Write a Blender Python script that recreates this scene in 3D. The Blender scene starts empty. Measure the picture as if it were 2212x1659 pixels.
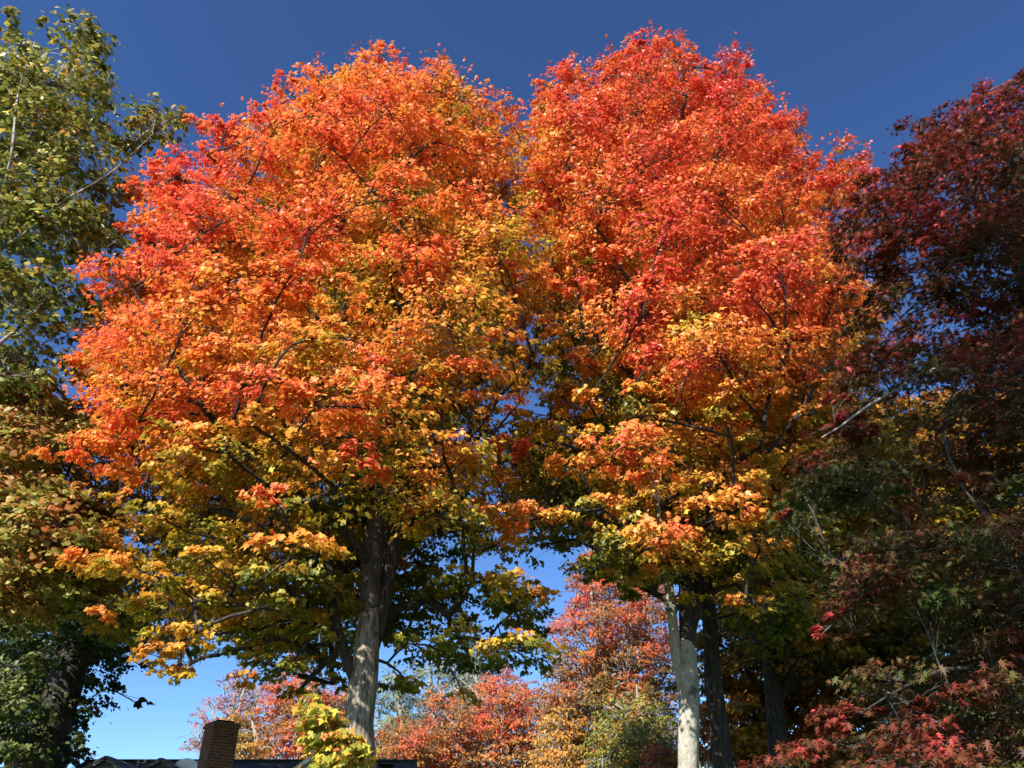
import bpy, bmesh, math, random
import numpy as np
from mathutils import Vector, Matrix

# ------------------------------------------------------------------ camera, sky, sun, exposure
scene = bpy.context.scene
C = scene.collection
PITCH = math.radians(33.0)
FOC = 1720.4                       # focal length in units of a 2212 wide picture
CX, CY = 1106.0, 829.5
CAMZ = 1.6
cam_d = bpy.data.cameras.new("camera")
cam_d.sensor_width = 36.0
cam_d.lens = FOC / 2212.0 * 36.0
cam_d.clip_end = 3000.0
cam = bpy.data.objects.new("camera", cam_d)
cam.location = (0, 0, CAMZ)
cam.rotation_euler = (math.pi / 2 + PITCH, 0, 0)
C.objects.link(cam)
scene.camera = cam

SUN_EL = math.radians(36.0)
SUN_AZ = math.radians(213.0)       # clockwise from +Y: behind the camera and to its left
world = bpy.data.worlds.new("World")
scene.world = world
world.use_nodes = True
wn = world.node_tree
bg = wn.nodes["Background"]
sky = wn.nodes.new("ShaderNodeTexSky")
sky.sky_type = 'NISHITA'
sky.sun_disc = False
sky.sun_elevation = SUN_EL
sky.sun_rotation = SUN_AZ
sky.altitude = 300.0
sky.air_density = 1.0
sky.dust_density = 0.3
sky.ozone_density = 5.5
sky_gamma = wn.nodes.new("ShaderNodeGamma")
sky_gamma.inputs[1].default_value = 1.35
wn.links.new(sky.outputs[0], sky_gamma.inputs[0])
wn.links.new(sky_gamma.outputs[0], bg.inputs[0])
bg.inputs[1].default_value = 0.053
sun_d = bpy.data.lights.new("sun", 'SUN')
sun_d.energy = 5.0
sun_d.angle = math.radians(0.5)
sun_d.color = (1.0, 0.95, 0.86)
sun = bpy.data.objects.new("sun", sun_d)
sdir = Vector((math.sin(SUN_AZ) * math.cos(SUN_EL), math.cos(SUN_AZ) * math.cos(SUN_EL), math.sin(SUN_EL)))
sun.rotation_euler = sdir.to_track_quat('Z', 'Y').to_euler()
sun.location = sdir * 60
C.objects.link(sun)
scene.view_settings.view_transform = 'Standard'
scene.view_settings.look = 'None'
scene.view_settings.exposure = 1.15
scene.view_settings.gamma = 1.0
scene.cycles.max_bounces = 8
scene.cycles.diffuse_bounces = 4
scene.cycles.transmission_bounces = 4
SUNV = np.array(sdir)

# ------------------------------------------------------------------ geometry helpers
SP, CP = math.sin(PITCH), math.cos(PITCH)
def pix(u, v, D):
    x = (u - CX) / FOC; y = (CY - v) / FOC
    d = np.array([x, CP - SP * y, SP + CP * y])
    return d * (D / d[1]) + np.array([0, 0, CAMZ])
def proj(P):
    q = np.asarray(P, float) - np.array([0, 0, CAMZ])
    f = q[..., 1] * CP + q[..., 2] * SP
    up = -q[..., 1] * SP + q[..., 2] * CP
    return CX + FOC * q[..., 0] / f, CY - FOC * up / f
def in_poly(u, v, poly):
    poly = np.asarray(poly, float)
    u = np.atleast_1d(u); v = np.atleast_1d(v)
    ins = np.zeros(len(u), bool)
    x0, y0 = poly[:, 0], poly[:, 1]
    x1, y1 = np.roll(x0, -1), np.roll(y0, -1)
    for a, b, c, d in zip(x0, y0, x1, y1):
        if b == d: continue
        cr = ((b > v) != (d > v)) & (u < (c - a) * (v - b) / (d - b) + a)
        ins ^= cr
    return ins
def edge_dist(u, v, poly):
    poly = np.asarray(poly, float)
    p = np.stack([np.atleast_1d(u), np.atleast_1d(v)], 1)
    best = np.full(len(p), 1e9)
    for a, b in zip(poly, np.roll(poly, -1, 0)):
        ab = b - a
        t = np.clip(((p - a) @ ab) / (ab @ ab + 1e-9), 0, 1)
        best = np.minimum(best, np.linalg.norm(p - a - t[:, None] * ab, axis=1))
    return best
def norm(a):
    return a / (np.linalg.norm(a, axis=-1, keepdims=True) + 1e-9)

def raw_mesh(name, V, loops, starts, mat, parent=None, cols=None, smooth=True):
    me = bpy.data.meshes.new(name)
    V = np.ascontiguousarray(V, np.float32)
    loops = np.ascontiguousarray(loops, np.int32).ravel()
    starts = np.ascontiguousarray(starts, np.int32)
    me.vertices.add(len(V)); me.vertices.foreach_set("co", V.ravel())
    me.loops.add(len(loops)); me.loops.foreach_set("vertex_index", loops)
    me.polygons.add(len(starts)); me.polygons.foreach_set("loop_start", starts)
    if smooth:
        me.polygons.foreach_set("use_smooth", np.ones(len(starts), bool))
    me.update(calc_edges=True)
    if cols is not None:
        at = me.attributes.new("leafcol", 'FLOAT_COLOR', 'FACE')
        at.data.foreach_set("color", np.ascontiguousarray(cols, np.float32).ravel())
    me.materials.append(mat)
    o = bpy.data.objects.new(name, me)
    C.objects.link(o)
    if parent is not None: o.parent = parent
    return o

class Tubes:
    """collects tapered tubes and links them as one mesh"""
    def __init__(self): self.V = []; self.F = []; self.n = 0
    def tube(self, P, R, sides, ridge=0.0, seed=0):
        P = np.asarray(P, float); R = np.asarray(R, float)
        T = np.gradient(P, axis=0); T = norm(T)
        ref = np.array([1., 0, 0]) if abs(T[0][0]) < .8 else np.array([0, 1., 0])
        A = norm(np.cross(T, ref)); B = np.cross(T, A)
        th = np.linspace(0, 2 * math.pi, sides, endpoint=False)
        rr = np.repeat(R[:, None], sides, 1)
        if ridge:
            rs = np.random.RandomState(seed)
            k = np.arange(len(P))[:, None]
            w = np.zeros((len(P), sides))
            for m in range(2, 9):
                w += np.sin(m * th[None] + rs.rand() * 6.3 + np.sin(k * (.15 + .1 * rs.rand()) + rs.rand() * 6) * .9) / m
            w += rs.randn(len(P), sides) * .12
            rr = rr * (1 + ridge * w)
        ring = P[:, None] + rr[..., None] * (np.cos(th)[None, :, None] * A[:, None] + np.sin(th)[None, :, None] * B[:, None])
        n, m = len(P), sides
        i = np.arange(n - 1)[:, None] * m; j = np.arange(m)[None]; j2 = (j + 1) % m
        q = np.stack([i + j, i + j2, i + m + j2, i + m + j], -1).reshape(-1, 4) + self.n
        self.V.append(ring.reshape(-1, 3)); self.F.append(q); self.n += n * m
        # closed tip
        self.V.append(P[-1:] + T[-1:] * R[-1]); tip = self.n; self.n += 1
        b = tip - m
        t = np.stack([b + j[0], b + j2[0], np.full(m, tip), np.full(m, tip)], -1)
        self.F.append(t)
    def twigs(self, A, B, r0, r1):
        if len(A) == 0: return
        d = norm(B - A)
        ref = np.where(np.abs(d[:, 2:3]) < .9, np.array([[0, 0, 1.]]), np.array([[1., 0, 0]]))
        X = norm(np.cross(d, ref)); Y = np.cross(d, X)
        th = np.array([0, 2.094, 4.189])
        ofs = np.cos(th)[None, :, None] * X[:, None] + np.sin(th)[None, :, None] * Y[:, None]
        r0 = np.broadcast_to(np.asarray(r0, float), (len(A),))[:, None, None]
        r1 = np.broadcast_to(np.asarray(r1, float), (len(A),))[:, None, None]
        V = np.concatenate([A[:, None] + ofs * r0, B[:, None] + ofs * r1], 1).reshape(-1, 3)
        base = np.arange(len(A))[:, None, None] * 6 + self.n
        q = np.array([[0, 1, 4, 3], [1, 2, 5, 4], [2, 0, 3, 5]])[None]
        self.V.append(V); self.F.append((base + q).reshape(-1, 4)); self.n += len(V)
    def build(self, name, mat, parent):
        if not self.V: return None
        V = np.concatenate(self.V); F = np.concatenate(self.F)
        tri = F[:, 2] == F[:, 3]
        Q, T = F[~tri], F[tri][:, :3]
        loops = np.concatenate([Q.ravel(), T.ravel()])
        starts = np.concatenate([np.arange(len(Q)) * 4, len(Q) * 4 + np.arange(len(T)) * 3])
        return raw_mesh(name, V, loops, starts, mat, parent)

# leaf outlines (x across, y along, unit span), two halves folded on the midrib
def lobes(pts, fold):
    """pts: right-hand half from base to tip"""
    R = [(0, -.42, 0)] + [(x, y, fold * x - .25 * max(0, y) ** 2) for x, y in pts[:-1]] + [(0, pts[-1][1], -.25 * pts[-1][1] ** 2)]
    n = len(R)
    V = list(R); L = [0]
    for x, y, z in R[1:-1]:
        V.append((-x, y, z))
    left = [0, n - 1] + list(range(len(V) - 1, n - 1, -1))
    return np.array(V, float), [list(range(n)), left]
MAPLE = lobes([(.30, -.46), (.26, -.28), (.52, .02), (.20, .06), (.19, .22), (0, .58)], -.28)
SHARP = lobes([(.22, -.48), (.12, -.24), (.50, -.12), (.13, -.06), (.40, .34), (.10, .12), (0, .64)], -.30)
BROAD = lobes([(.34, -.40), (.52, -.04), (.30, .10), (.26, .30), (0, .52)], -.30)
OVAL = lobes([(.28, -.05), (.22, .25), (0, .5)], -.25)

def leaves(name, pos, nrm, tip, size, col, shape, mat, parent):
    tv, tf = shape
    Z = norm(nrm)
    Yv = norm(tip - (tip * Z).sum(1, keepdims=True) * Z)
    X = np.cross(Yv, Z)
    s = size[:, None, None]
    V = pos[:, None] + s * (tv[None, :, 0:1] * X[:, None] + tv[None, :, 1:2] * Yv[:, None] + tv[None, :, 2:3] * Z[:, None])
    n, k = len(pos), len(tv)
    lt = np.concatenate([np.array(f) for f in tf]); lens = [len(f) for f in tf]
    loops = (np.arange(n)[:, None] * k + lt[None]).ravel()
    st = np.concatenate([[0], np.cumsum(lens)[:-1]])
    starts = (np.arange(n)[:, None] * len(lt) + st[None]).ravel()
    c4 = np.concatenate([col, np.ones((n, 1))], 1)
    return raw_mesh(name, V.reshape(-1, 3), loops, starts, mat, parent, np.repeat(c4, len(tf), 0), smooth=False)

# ------------------------------------------------------------------ materials
def nodes(name):
    m = bpy.data.materials.new(name); m.use_nodes = True
    nt = m.node_tree
    return m, nt, nt.nodes["Principled BSDF"], nt.nodes["Material Output"]
def leaf_mat(name, rough=.5, spec=.35, trans=.3):
    m, nt, p, out = nodes(name)
    a = nt.nodes.new("ShaderNodeAttribute"); a.attribute_name = "leafcol"
    nt.links.new(a.outputs["Color"], p.inputs["Base Color"])
    p.inputs["Roughness"].default_value = rough
    p.inputs["Specular IOR Level"].default_value = spec
    tr = nt.nodes.new("ShaderNodeBsdfTranslucent")
    nt.links.new(a.outputs["Color"], tr.inputs["Color"])
    mx = nt.nodes.new("ShaderNodeMixShader"); mx.inputs[0].default_value = trans
    nt.links.new(p.outputs[0], mx.inputs[1]); nt.links.new(tr.outputs[0], mx.inputs[2])
    nt.links.new(mx.outputs[0], out.inputs[0])
    return m
def bark_mat(name, c0, c1, c2=None, sx=9, sz=1.6, bump=.6, patch=.0):
    m, nt, p, out = nodes(name)
    N = nt.nodes.new; Lk = nt.links.new
    tc = N("ShaderNodeTexCoord"); mp = N("ShaderNodeMapping"); mp.inputs["Scale"].default_value = (sx, sx, sz)
    Lk(tc.outputs["Object"], mp.inputs[0])
    n1 = N("ShaderNodeTexNoise"); n1.inputs["Scale"].default_value = 2.2; n1.inputs["Detail"].default_value = 9; n1.inputs["Roughness"].default_value = .65
    n1.inputs["Distortion"].default_value = .6
    Lk(mp.outputs[0], n1.inputs[0])
    cr = N("ShaderNodeValToRGB"); cr.color_ramp.elements[0].position = .36; cr.color_ramp.elements[1].position = .62
    cr.color_ramp.elements[0].color = (*c0, 1); cr.color_ramp.elements[1].color = (*c1, 1)
    Lk(n1.outputs[0], cr.inputs[0])
    col = cr.outputs[0]
    n2 = N("ShaderNodeTexNoise"); n2.inputs["Scale"].default_value = 3.2; n2.inputs["Detail"].default_value = 6
    Lk(tc.outputs["Object"], n2.inputs[0])
    if c2 is not None:
        r2 = N("ShaderNodeValToRGB"); r2.color_ramp.elements[0].position = .55 - patch; r2.color_ramp.elements[1].position = .66 - patch
        Lk(n2.outputs[0], r2.inputs[0])
        mx = N("ShaderNodeMix"); mx.data_type = 'RGBA'
        Lk(r2.outputs[0], mx.inputs[0]); Lk(col, mx.inputs[6]); mx.inputs[7].default_value = (*c2, 1)
        col = mx.outputs[2]
    Lk(col, p.inputs["Base Color"])
    p.inputs["Roughness"].default_value = .9
    p.inputs["Specular IOR Level"].default_value = .15
    b = N("ShaderNodeBump"); b.inputs["Strength"].default_value = bump; b.inputs["Distance"].default_value = .05
    Lk(n1.outputs[0], b.inputs["Height"]); Lk(b.outputs[0], p.inputs["Normal"])
    return m
def plain_mat(name, c, rough=.7, spec=.3, noise=0.0, nscale=8, metal=0):
    m, nt, p, out = nodes(name)
    p.inputs["Roughness"].default_value = rough; p.inputs["Specular IOR Level"].default_value = spec
    p.inputs["Metallic"].default_value = metal
    p.inputs["Base Color"].default_value = (*c, 1)
    if noise:
        tc = nt.nodes.new("ShaderNodeTexCoord")
        n = nt.nodes.new("ShaderNodeTexNoise"); n.inputs["Scale"].default_value = nscale; n.inputs["Detail"].default_value = 8
        nt.links.new(tc.outputs["Object"], n.inputs[0])
        r = nt.nodes.new("ShaderNodeValToRGB")
        r.color_ramp.elements[0].position = .3; r.color_ramp.elements[1].position = .7
        r.color_ramp.elements[0].color = (*[x * (1 - noise) for x in c], 1)
        r.color_ramp.elements[1].color = (*[min(1, x * (1 + noise)) for x in c], 1)
        nt.links.new(n.outputs[0], r.inputs[0]); nt.links.new(r.outputs[0], p.inputs["Base Color"])
    return m
def brick_mat(name, c1, c2, mortar, scale, bw, bh, ms, rough=.85, vec='Generated'):
    m, nt, p, out = nodes(name)
    tc = nt.nodes.new("ShaderNodeUVMap")
    b = nt.nodes.new("ShaderNodeTexBrick")
    b.inputs["Color1"].default_value = (*c1, 1); b.inputs["Color2"].default_value = (*c2, 1); b.inputs["Mortar"].default_value = (*mortar, 1)
    b.inputs["Scale"].default_value = scale; b.inputs["Brick Width"].default_value = bw; b.inputs["Row Height"].default_value = bh
    b.inputs["Mortar Size"].default_value = ms
    nt.links.new(tc.outputs[0], b.inputs[0])
    n = nt.nodes.new("ShaderNodeTexNoise"); n.inputs["Scale"].default_value = 5; n.inputs["Detail"].default_value = 8
    nt.links.new(tc.outputs[0], n.inputs[0])
    mx = nt.nodes.new("ShaderNodeMix"); mx.data_type = 'RGBA'; mx.blend_type = 'MULTIPLY'; mx.inputs[0].default_value = .7
    r = nt.nodes.new("ShaderNodeValToRGB"); r.color_ramp.elements[0].position = .3; r.color_ramp.elements[0].color = (.35, .33, .33, 1); r.color_ramp.elements[1].position = .65
    nt.links.new(n.outputs[0], r.inputs[0])
    nt.links.new(b.outputs[0], mx.inputs[6]); nt.links.new(r.outputs[0], mx.inputs[7])
    nt.links.new(mx.outputs[2], p.inputs["Base Color"])
    bp = nt.nodes.new("ShaderNodeBump"); bp.inputs["Strength"].default_value = .6; bp.inputs["Distance"].default_value = .02; bp.invert = True
    nt.links.new(b.outputs["Fac"], bp.inputs["Height"]); nt.links.new(bp.outputs[0], p.inputs["Normal"])
    p.inputs["Roughness"].default_value = rough
    return m
LEAF = leaf_mat("maple_leaf", .5, .35, .40)
LEAF_GLOSS = leaf_mat("glossy_leaf", .45, .4, .34)
LEAF_DARK = leaf_mat("dark_red_leaf", .5, .15, .25)
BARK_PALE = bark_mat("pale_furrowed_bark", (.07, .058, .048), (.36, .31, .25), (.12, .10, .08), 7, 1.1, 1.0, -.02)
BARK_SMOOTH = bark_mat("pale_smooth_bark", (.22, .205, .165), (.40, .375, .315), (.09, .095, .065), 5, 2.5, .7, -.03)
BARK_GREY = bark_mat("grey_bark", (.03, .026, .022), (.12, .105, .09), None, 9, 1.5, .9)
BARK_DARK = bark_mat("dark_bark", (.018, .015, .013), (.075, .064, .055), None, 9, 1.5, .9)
BARK_WHITE = bark_mat("white_bark", (.16, .15, .12), (.42, .40, .35), (.10, .09, .07), 4, 3, .3, .08)
BARK_TAN = bark_mat("tan_bark", (.16, .14, .12), (.38, .34, .29), None, 6, 2, .3)
WOOD_RAW = bark_mat("split_wood", (.20, .16, .12), (.52, .45, .36), None, 26, 1.2, .8)

# ------------------------------------------------------------------ things
def thing(name, loc, label, cat, group=None):
    o = bpy.data.objects.new(name, None)
    o.empty_display_size = .5
    C.objects.link(o)
    o.location = loc
    o["label"] = label; o["category"] = cat
    if group: o["group"] = group
    return o
def settle(root):
    """children were built in world coordinates: hold them there under their root"""
    M = Matrix.Translation(root.location).inverted()
    for ch in root.children:
        ch.matrix_parent_inverse = M

def spline(P, n):
    P = np.asarray(P, float)
    if len(P) < 3:
        t = np.linspace(0, 1, n)[:, None]
        return P[0] * (1 - t) + P[-1] * t
    d = np.concatenate([[0], np.cumsum(np.linalg.norm(np.diff(P, axis=0), axis=1))])
    s = np.linspace(0, d[-1], n)
    m = np.gradient(P, d, axis=0)
    k = np.clip(np.searchsorted(d, s, 'right') - 1, 0, len(P) - 2)
    h = (d[k + 1] - d[k])[:, None]; t = ((s - d[k])[:, None]) / h
    h00 = 2 * t**3 - 3 * t**2 + 1; h10 = t**3 - 2 * t**2 + t; h01 = -2 * t**3 + 3 * t**2; h11 = t**3 - t**2
    return h00 * P[k] + h10 * h * m[k] + h01 * P[k + 1] + h11 * h * m[k + 1]

def stem_px(pts, D, dy=None):
    """a stem traced as (u, v, radius) on the upright plane at depth D (dy: extra depth per point)"""
    P = np.array([pix(u, v, D + (dy[i] if dy else 0)) for i, (u, v, r) in enumerate(pts)])
    return P, np.array([r for _, _, r in pts], float)
def to_ground(P, R, flare=1.35):
    b = P[0].copy(); b[2] = 0.0
    mid = (P[0] + b) / 2
    low = b + (P[0] - b) * .12
    return np.concatenate([[b - [0, 0, .15], low, mid], P]), np.concatenate([[R[0] * flare, R[0] * 1.12, R[0] * 1.02], R])

def palette(stops):
    ts = np.array([s[0] for s in stops]); cs = np.array([s[1] for s in stops])
    def f(t): return np.stack([np.interp(t, ts, cs[:, k]) for k in range(3)], 1)
    return f

def make_tree(name, label, cat, D, stems, poly, seed, pal, tfun, n_bough, n_leaf, leaf, shape, lmat, bark, limb_bark=None,
              hmax=5.0, b_r=(1.1, 1.7), b_flat=.42, feats=(), holes=(), spacing=1.0, ground=True, group=None, droop=.5,
              twig_r=.006, jitter=.10, sub=11, blur=.2, sprigs=0, front=.0, sparse=1.0, up=.45, crook=.12, limbs_min=.012,
              clear=(), zmin=0.0, bright=.18, stem_mats=None, twigs_per=14, thin=.36, vsp=.6, tz=.35, inset=.15, gap=.6, sdk=0.0, gaps=(), layer=0.0, lit=(), nz=.55, nrand=.36, nout=.55):
    rs = np.random.RandomState(seed)
    stem_list = []
    for i, (P, R) in enumerate(stems):
        if i == 0 and ground and P[0][2] > .3:
            P, R = to_ground(np.asarray(P), np.asarray(R))
        L = np.linalg.norm(np.diff(P, axis=0), axis=1).sum()
        n = max(4, int(L / .35))
        S = spline(P, n)
        d = np.concatenate([[0], np.cumsum(np.linalg.norm(np.diff(P, axis=0), axis=1))])
        R2 = np.interp(np.linspace(0, d[-1], n), d, R)
        stem_list.append((S, R2))
    base = stem_list[0][0][0].copy(); base[2] = 0
    root = thing(name, base, label, cat, group)
    axis = base[:2]
    # ---- boughs: centres inside the crown's body
    B = []      # centre, radius, flat, tbias, leaves-factor
    poly = np.asarray(poly, float)
    lo, hi = poly.min(0), poly.max(0)
    px_m = FOC / (D * 1.25)
    uu = rs.uniform(lo[0], hi[0], 40000); vv = rs.uniform(lo[1], hi[1], 40000)
    ok = in_poly(uu, vv, poly)
    for (hu, hv, ha, hb) in holes:
        ok &= ((uu - hu) / ha) ** 2 + ((vv - hv) / hb) ** 2 > 1
    uu, vv = uu[ok], vv[ok]
    e = edge_dist(uu, vv, poly)
    rmean = sum(b_r) / 2
    k = e > rmean * px_m * inset
    uu, vv, e = uu[k], vv[k], e[k]
    emax = max(hmax * px_m, 1)
    h = hmax * np.sqrt(np.clip(1 - (1 - np.clip(e / emax, 0, 1)) ** 2, 0.02, 1))
    s = rs.uniform(-1, 1, len(uu)); s = np.sign(s - front * .5) * np.abs(s) ** .6
    cent = np.zeros((0, 3))
    for fu, fv, fa, fb, ft, fs in feats:
        ed = edge_dist(fu, fv, poly)[0]
        hh = hmax * math.sqrt(max(0.05, 1 - (1 - min(1, ed / emax)) ** 2)) if in_poly(fu, fv, poly)[0] else 0.6
        Dq = D + fs * hh
        c = pix(fu, fv, Dq)
        sc = np.linalg.norm(c - [0, 0, CAMZ]) / FOC
        if any(np.linalg.norm(np.cross(c - np.array(q), SUNV)) < fa * sc * .9 and (c - np.array(q)) @ SUNV > 0 for q in lit): continue
        B.append((c, fa * sc * .95, max(.12 * D / 9, fb * sc * .7), ft, 1.7, 0.0))
        cent = np.concatenate([cent, c[None]])
    made = 0
    sec_off = np.random.RandomState(seed + 7).uniform(0, 3, 12)
    for i in range(len(uu)):
        if made >= n_bough: break
        c = pix(uu[i], vv[i], D + s[i] * h[i])
        if c[2] < 1.2: continue
        if any(np.linalg.norm(np.cross(c - np.array(q), SUNV)) < 1.15 and (c - np.array(q)) @ SUNV > 0 for q in lit): continue
        if s[i] < .4 and any(abs(uu[i] - a) < b and vv[i] > d for a, b, d in clear): continue
        if layer:
            rho = math.hypot(c[0] - axis[0], c[1] - axis[1])
            sec = int((math.atan2(c[1] - axis[1], c[0] - axis[0]) + math.pi) / (2 * math.pi) * 11)
            q = c[2] + .28 * rho + sec_off[sec % 12]
            lz = round(q / layer) * layer
            c = c + np.array([0, 0, (lz - q) * .85])
        if len(cent) and (((cent - c) / [1, 1, vsp]) ** 2).sum(1).min() < spacing ** 2: continue
        if s[i] < .2 and any(((uu[i] - q[0]) / q[2]) ** 2 + ((vv[i] - q[1]) / q[3]) ** 2 < 1 for q in gaps): continue
        if any(((uu[i] - q[0]) / (q[2] * 1.15)) ** 2 + ((vv[i] - q[1] - q[3] * .7) / (q[3] * 2.1)) ** 2 < 1 and s[i] < q[5] + gap for q in feats if q[5] < -.55): continue
        r = min(rs.uniform(*b_r), e[i] / px_m * .9 + b_r[0] * .35)
        top = max(0, 1 - (vv[i] - lo[1]) / (.28 * (hi[1] - lo[1])))
        B.append((c, r, r * (b_flat + top * .35) * rs.uniform(.8, 1.25), None, 1.0, s[i]))
        cent = np.concatenate([cent, c[None]]); made += 1
    # ---- skeleton
    npos = [p for S, R in stem_list for p in S]
    npar = []; nstem = []
    off = 0
    for S, R in stem_list:
        npar += [-1] + list(range(off, off + len(S) - 1)); nstem += [True] * len(S); off += len(S)
    nlimb = [-1] * off
    npos = list(npos)
    stem_pts = np.array(npos)
    order = np.argsort([np.linalg.norm(stem_pts - b[0], axis=1).min() for b in B])
    paths = []   # node index lists
    nl = 0
    child_w = {}
    for bi in order:
        c, r, fl, tb, lf, sd = B[bi]
        N = np.array(npos)
        tgt = c - np.array([0, 0, fl * .3])
        dv = tgt - N
        dist = np.linalg.norm(dv, axis=1)
        hz = np.linalg.norm(dv[:, :2], axis=1)
        rise = dv[:, 2]
        upk = up * min(1, max(0, (c[2] - 7) / 5)) if up > .2 else up
        cost = dist + 1.6 * np.clip(hz * upk - rise - (.8 if upk == 0 else 0), 0, None)
        cost = cost + np.where((N[:, 2] < max(zmin, 2.2)) & (np.arange(len(N)) < off), 8.0, 0)
        j = int(np.argmin(cost))
        a = npos[j]
        m = max(2, int(dist[j] / .45) + 1)
        t = np.linspace(0, 1, m + 1)[1:, None]
        mid = (a + tgt) / 2 + np.array([0, 0, dist[j] * .10]) + rs.randn(3) * dist[j] * crook * .6
        Q = (1 - t) ** 2 * a + 2 * t * (1 - t) * mid + t ** 2 * tgt
        Q += rs.randn(*Q.shape) * crook * .28 * np.minimum(1, dist[j] / 2) * (1 - t * .3)
        limb = nlimb[j]
        if limb < 0:
            limb = nl; nl += 1
        idx = []
        prev = j
        for q in Q:
            npos.append(q); npar.append(prev); nlimb.append(limb); nstem.append(False)
            prev = len(npos) - 1; idx.append(prev)
        paths.append((j, idx, limb))
    npos_a = np.array(npos)
    wt = np.zeros(len(npos))
    for j, idx, limb in paths: wt[idx[-1]] += 1
    for i in range(len(npos) - 1, off - 1, -1):
        if npar[i] >= 0: wt[npar[i]] += wt[i]
    rad = limbs_min * np.power(np.maximum(wt, .6), .46) * 1.25
    TB = {}
    for (S, R), k in zip(stem_list, range(len(stem_list))):
        pass
    for k, (S, R) in enumerate(stem_list):
        big = R.max() > .1
        if big:
            n2 = len(S) * 3
            tt = np.linspace(0, len(S) - 1, n2); ii = np.arange(len(S))
            S2 = np.stack([np.interp(tt, ii, S[:, q]) for q in range(3)], 1); R2 = np.interp(tt, ii, R)
            Tk = Tubes(); Tk.tube(S2, R2, 28, .045, seed + k)
        else:
            Tk = Tubes(); Tk.tube(S, R, 9)
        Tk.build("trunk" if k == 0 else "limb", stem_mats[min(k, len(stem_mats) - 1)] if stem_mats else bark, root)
    stem_rad = np.concatenate([R for S, R in stem_list])
    for j, idx, limb in paths:
        T = TB.setdefault(limb, Tubes())
        chain = [j] + idx
        r = rad[chain].copy()
        r[0] = min(r[1] * 1.15, stem_rad[j] * .8) if j < off else r[1]
        if j < off: r = np.minimum(r, stem_rad[j] * .8)
        r[-1] *= .6
        T.tube(npos_a[chain], r, 7 if r.max() > .04 else 5)
    # ---- leaves and twigs
    PP, NN, TT, SS, CC = [], [], [], [], []
    bl = {}
    for (j, idx, limb), bi in zip(paths, order): bl[bi] = (limb, npos_a[([j] + idx)[-4:]], 0)
    area = np.array([b[1] ** 2 for b in B]); area = area / area.mean()
    for bi, (c, r, fl, tb, lf, sd) in enumerate(B):
        limb, endp, prep = bl[bi]
        nle = int(n_leaf * lf * np.clip(area[bi], .2, 2.6) * rs.uniform(.8, 1.15))
        ow = np.array([c[0] - axis[0], c[1] - axis[1], 0]); ol = np.linalg.norm(ow)
        ow = ow / max(ol, .3)
        side = np.array([-ow[1], ow[0], 0]) if ol > .3 else np.array([1., 0, 0])
        # sub-sprays over the dome
        ns = max(5, int(sub * np.clip(area[bi], .5, 2)))
        ang = rs.uniform(0, 2 * math.pi, ns); rr = np.sqrt(rs.rand(ns)) * rs.uniform(.8, 1.15, ns)
        dome = fl * (1 - rr ** 2 * 1.0) * rs.uniform(.25, 1.0, ns) - fl * .35 * rr
        sc = c + (np.cos(ang) * rr * r)[:, None] * ow + (np.sin(ang) * rr * r)[:, None] * side + dome[:, None] * np.array([0, 0, 1.])
        pick = rs.randint(0, ns, nle)
        g = rs.randn(nle, 3) * np.array([1, 1, thin]) * (r * blur)
        spr_r = np.linalg.norm(g[:, :2], axis=1)
        g[:, 2] -= spr_r * .35
        pos = sc[pick] + g
        # shape the silhouette
        pu, pv = proj(pos)
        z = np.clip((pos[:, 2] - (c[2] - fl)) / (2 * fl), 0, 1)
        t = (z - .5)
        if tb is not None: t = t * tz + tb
        else: t = t * tz + tfun(pu, pv, pos) - sdk * sd + rs.randn() * .05 + (.13 if sd < -.5 and rs.rand() < .3 else 0)
        t = t + rs.randn(ns)[pick] * .05 + rs.randn(nle) * jitter
        loc = pos - c; loc[:, 2] = 0
        out = norm(loc + ow * r * .6)
        nrm = out * nout + np.array([0, 0, nz]) + rs.randn(nle, 3) * nrand
        tip = out * .6 - np.array([0, 0, droop]) + rs.randn(nle, 3) * .45
        col = pal(np.clip(t, 0, 1)) * np.exp(rs.randn(nle, 1) * bright)
        keep = rs.rand(nle) < sparse
        PP.append(pos[keep]); NN.append(nrm[keep]); TT.append(tip[keep]); CC.append(col[keep])
        SS.append((leaf * rs.uniform(.55, 1.3, nle))[keep])
        # twigs
        T = TB[limb]
        q_ = rs.uniform(0.3, len(endp) - 1, ns); k_ = np.minimum(q_.astype(int), len(endp) - 2); f_ = (q_ - k_)[:, None]
        A = endp[k_] * (1 - f_) + endp[k_ + 1] * f_
        T.twigs(A, (A + sc) / 2 + rs.randn(ns, 3) * r * .06, twig_r * 1.5, twig_r)
        M = (A + sc) / 2
        T.twigs(M, sc, twig_r, twig_r * .7)
        kk = rs.randint(0, nle, twigs_per)
        T.twigs(sc[pick[kk]], pos[kk], twig_r * .7, twig_r * .4)
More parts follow.
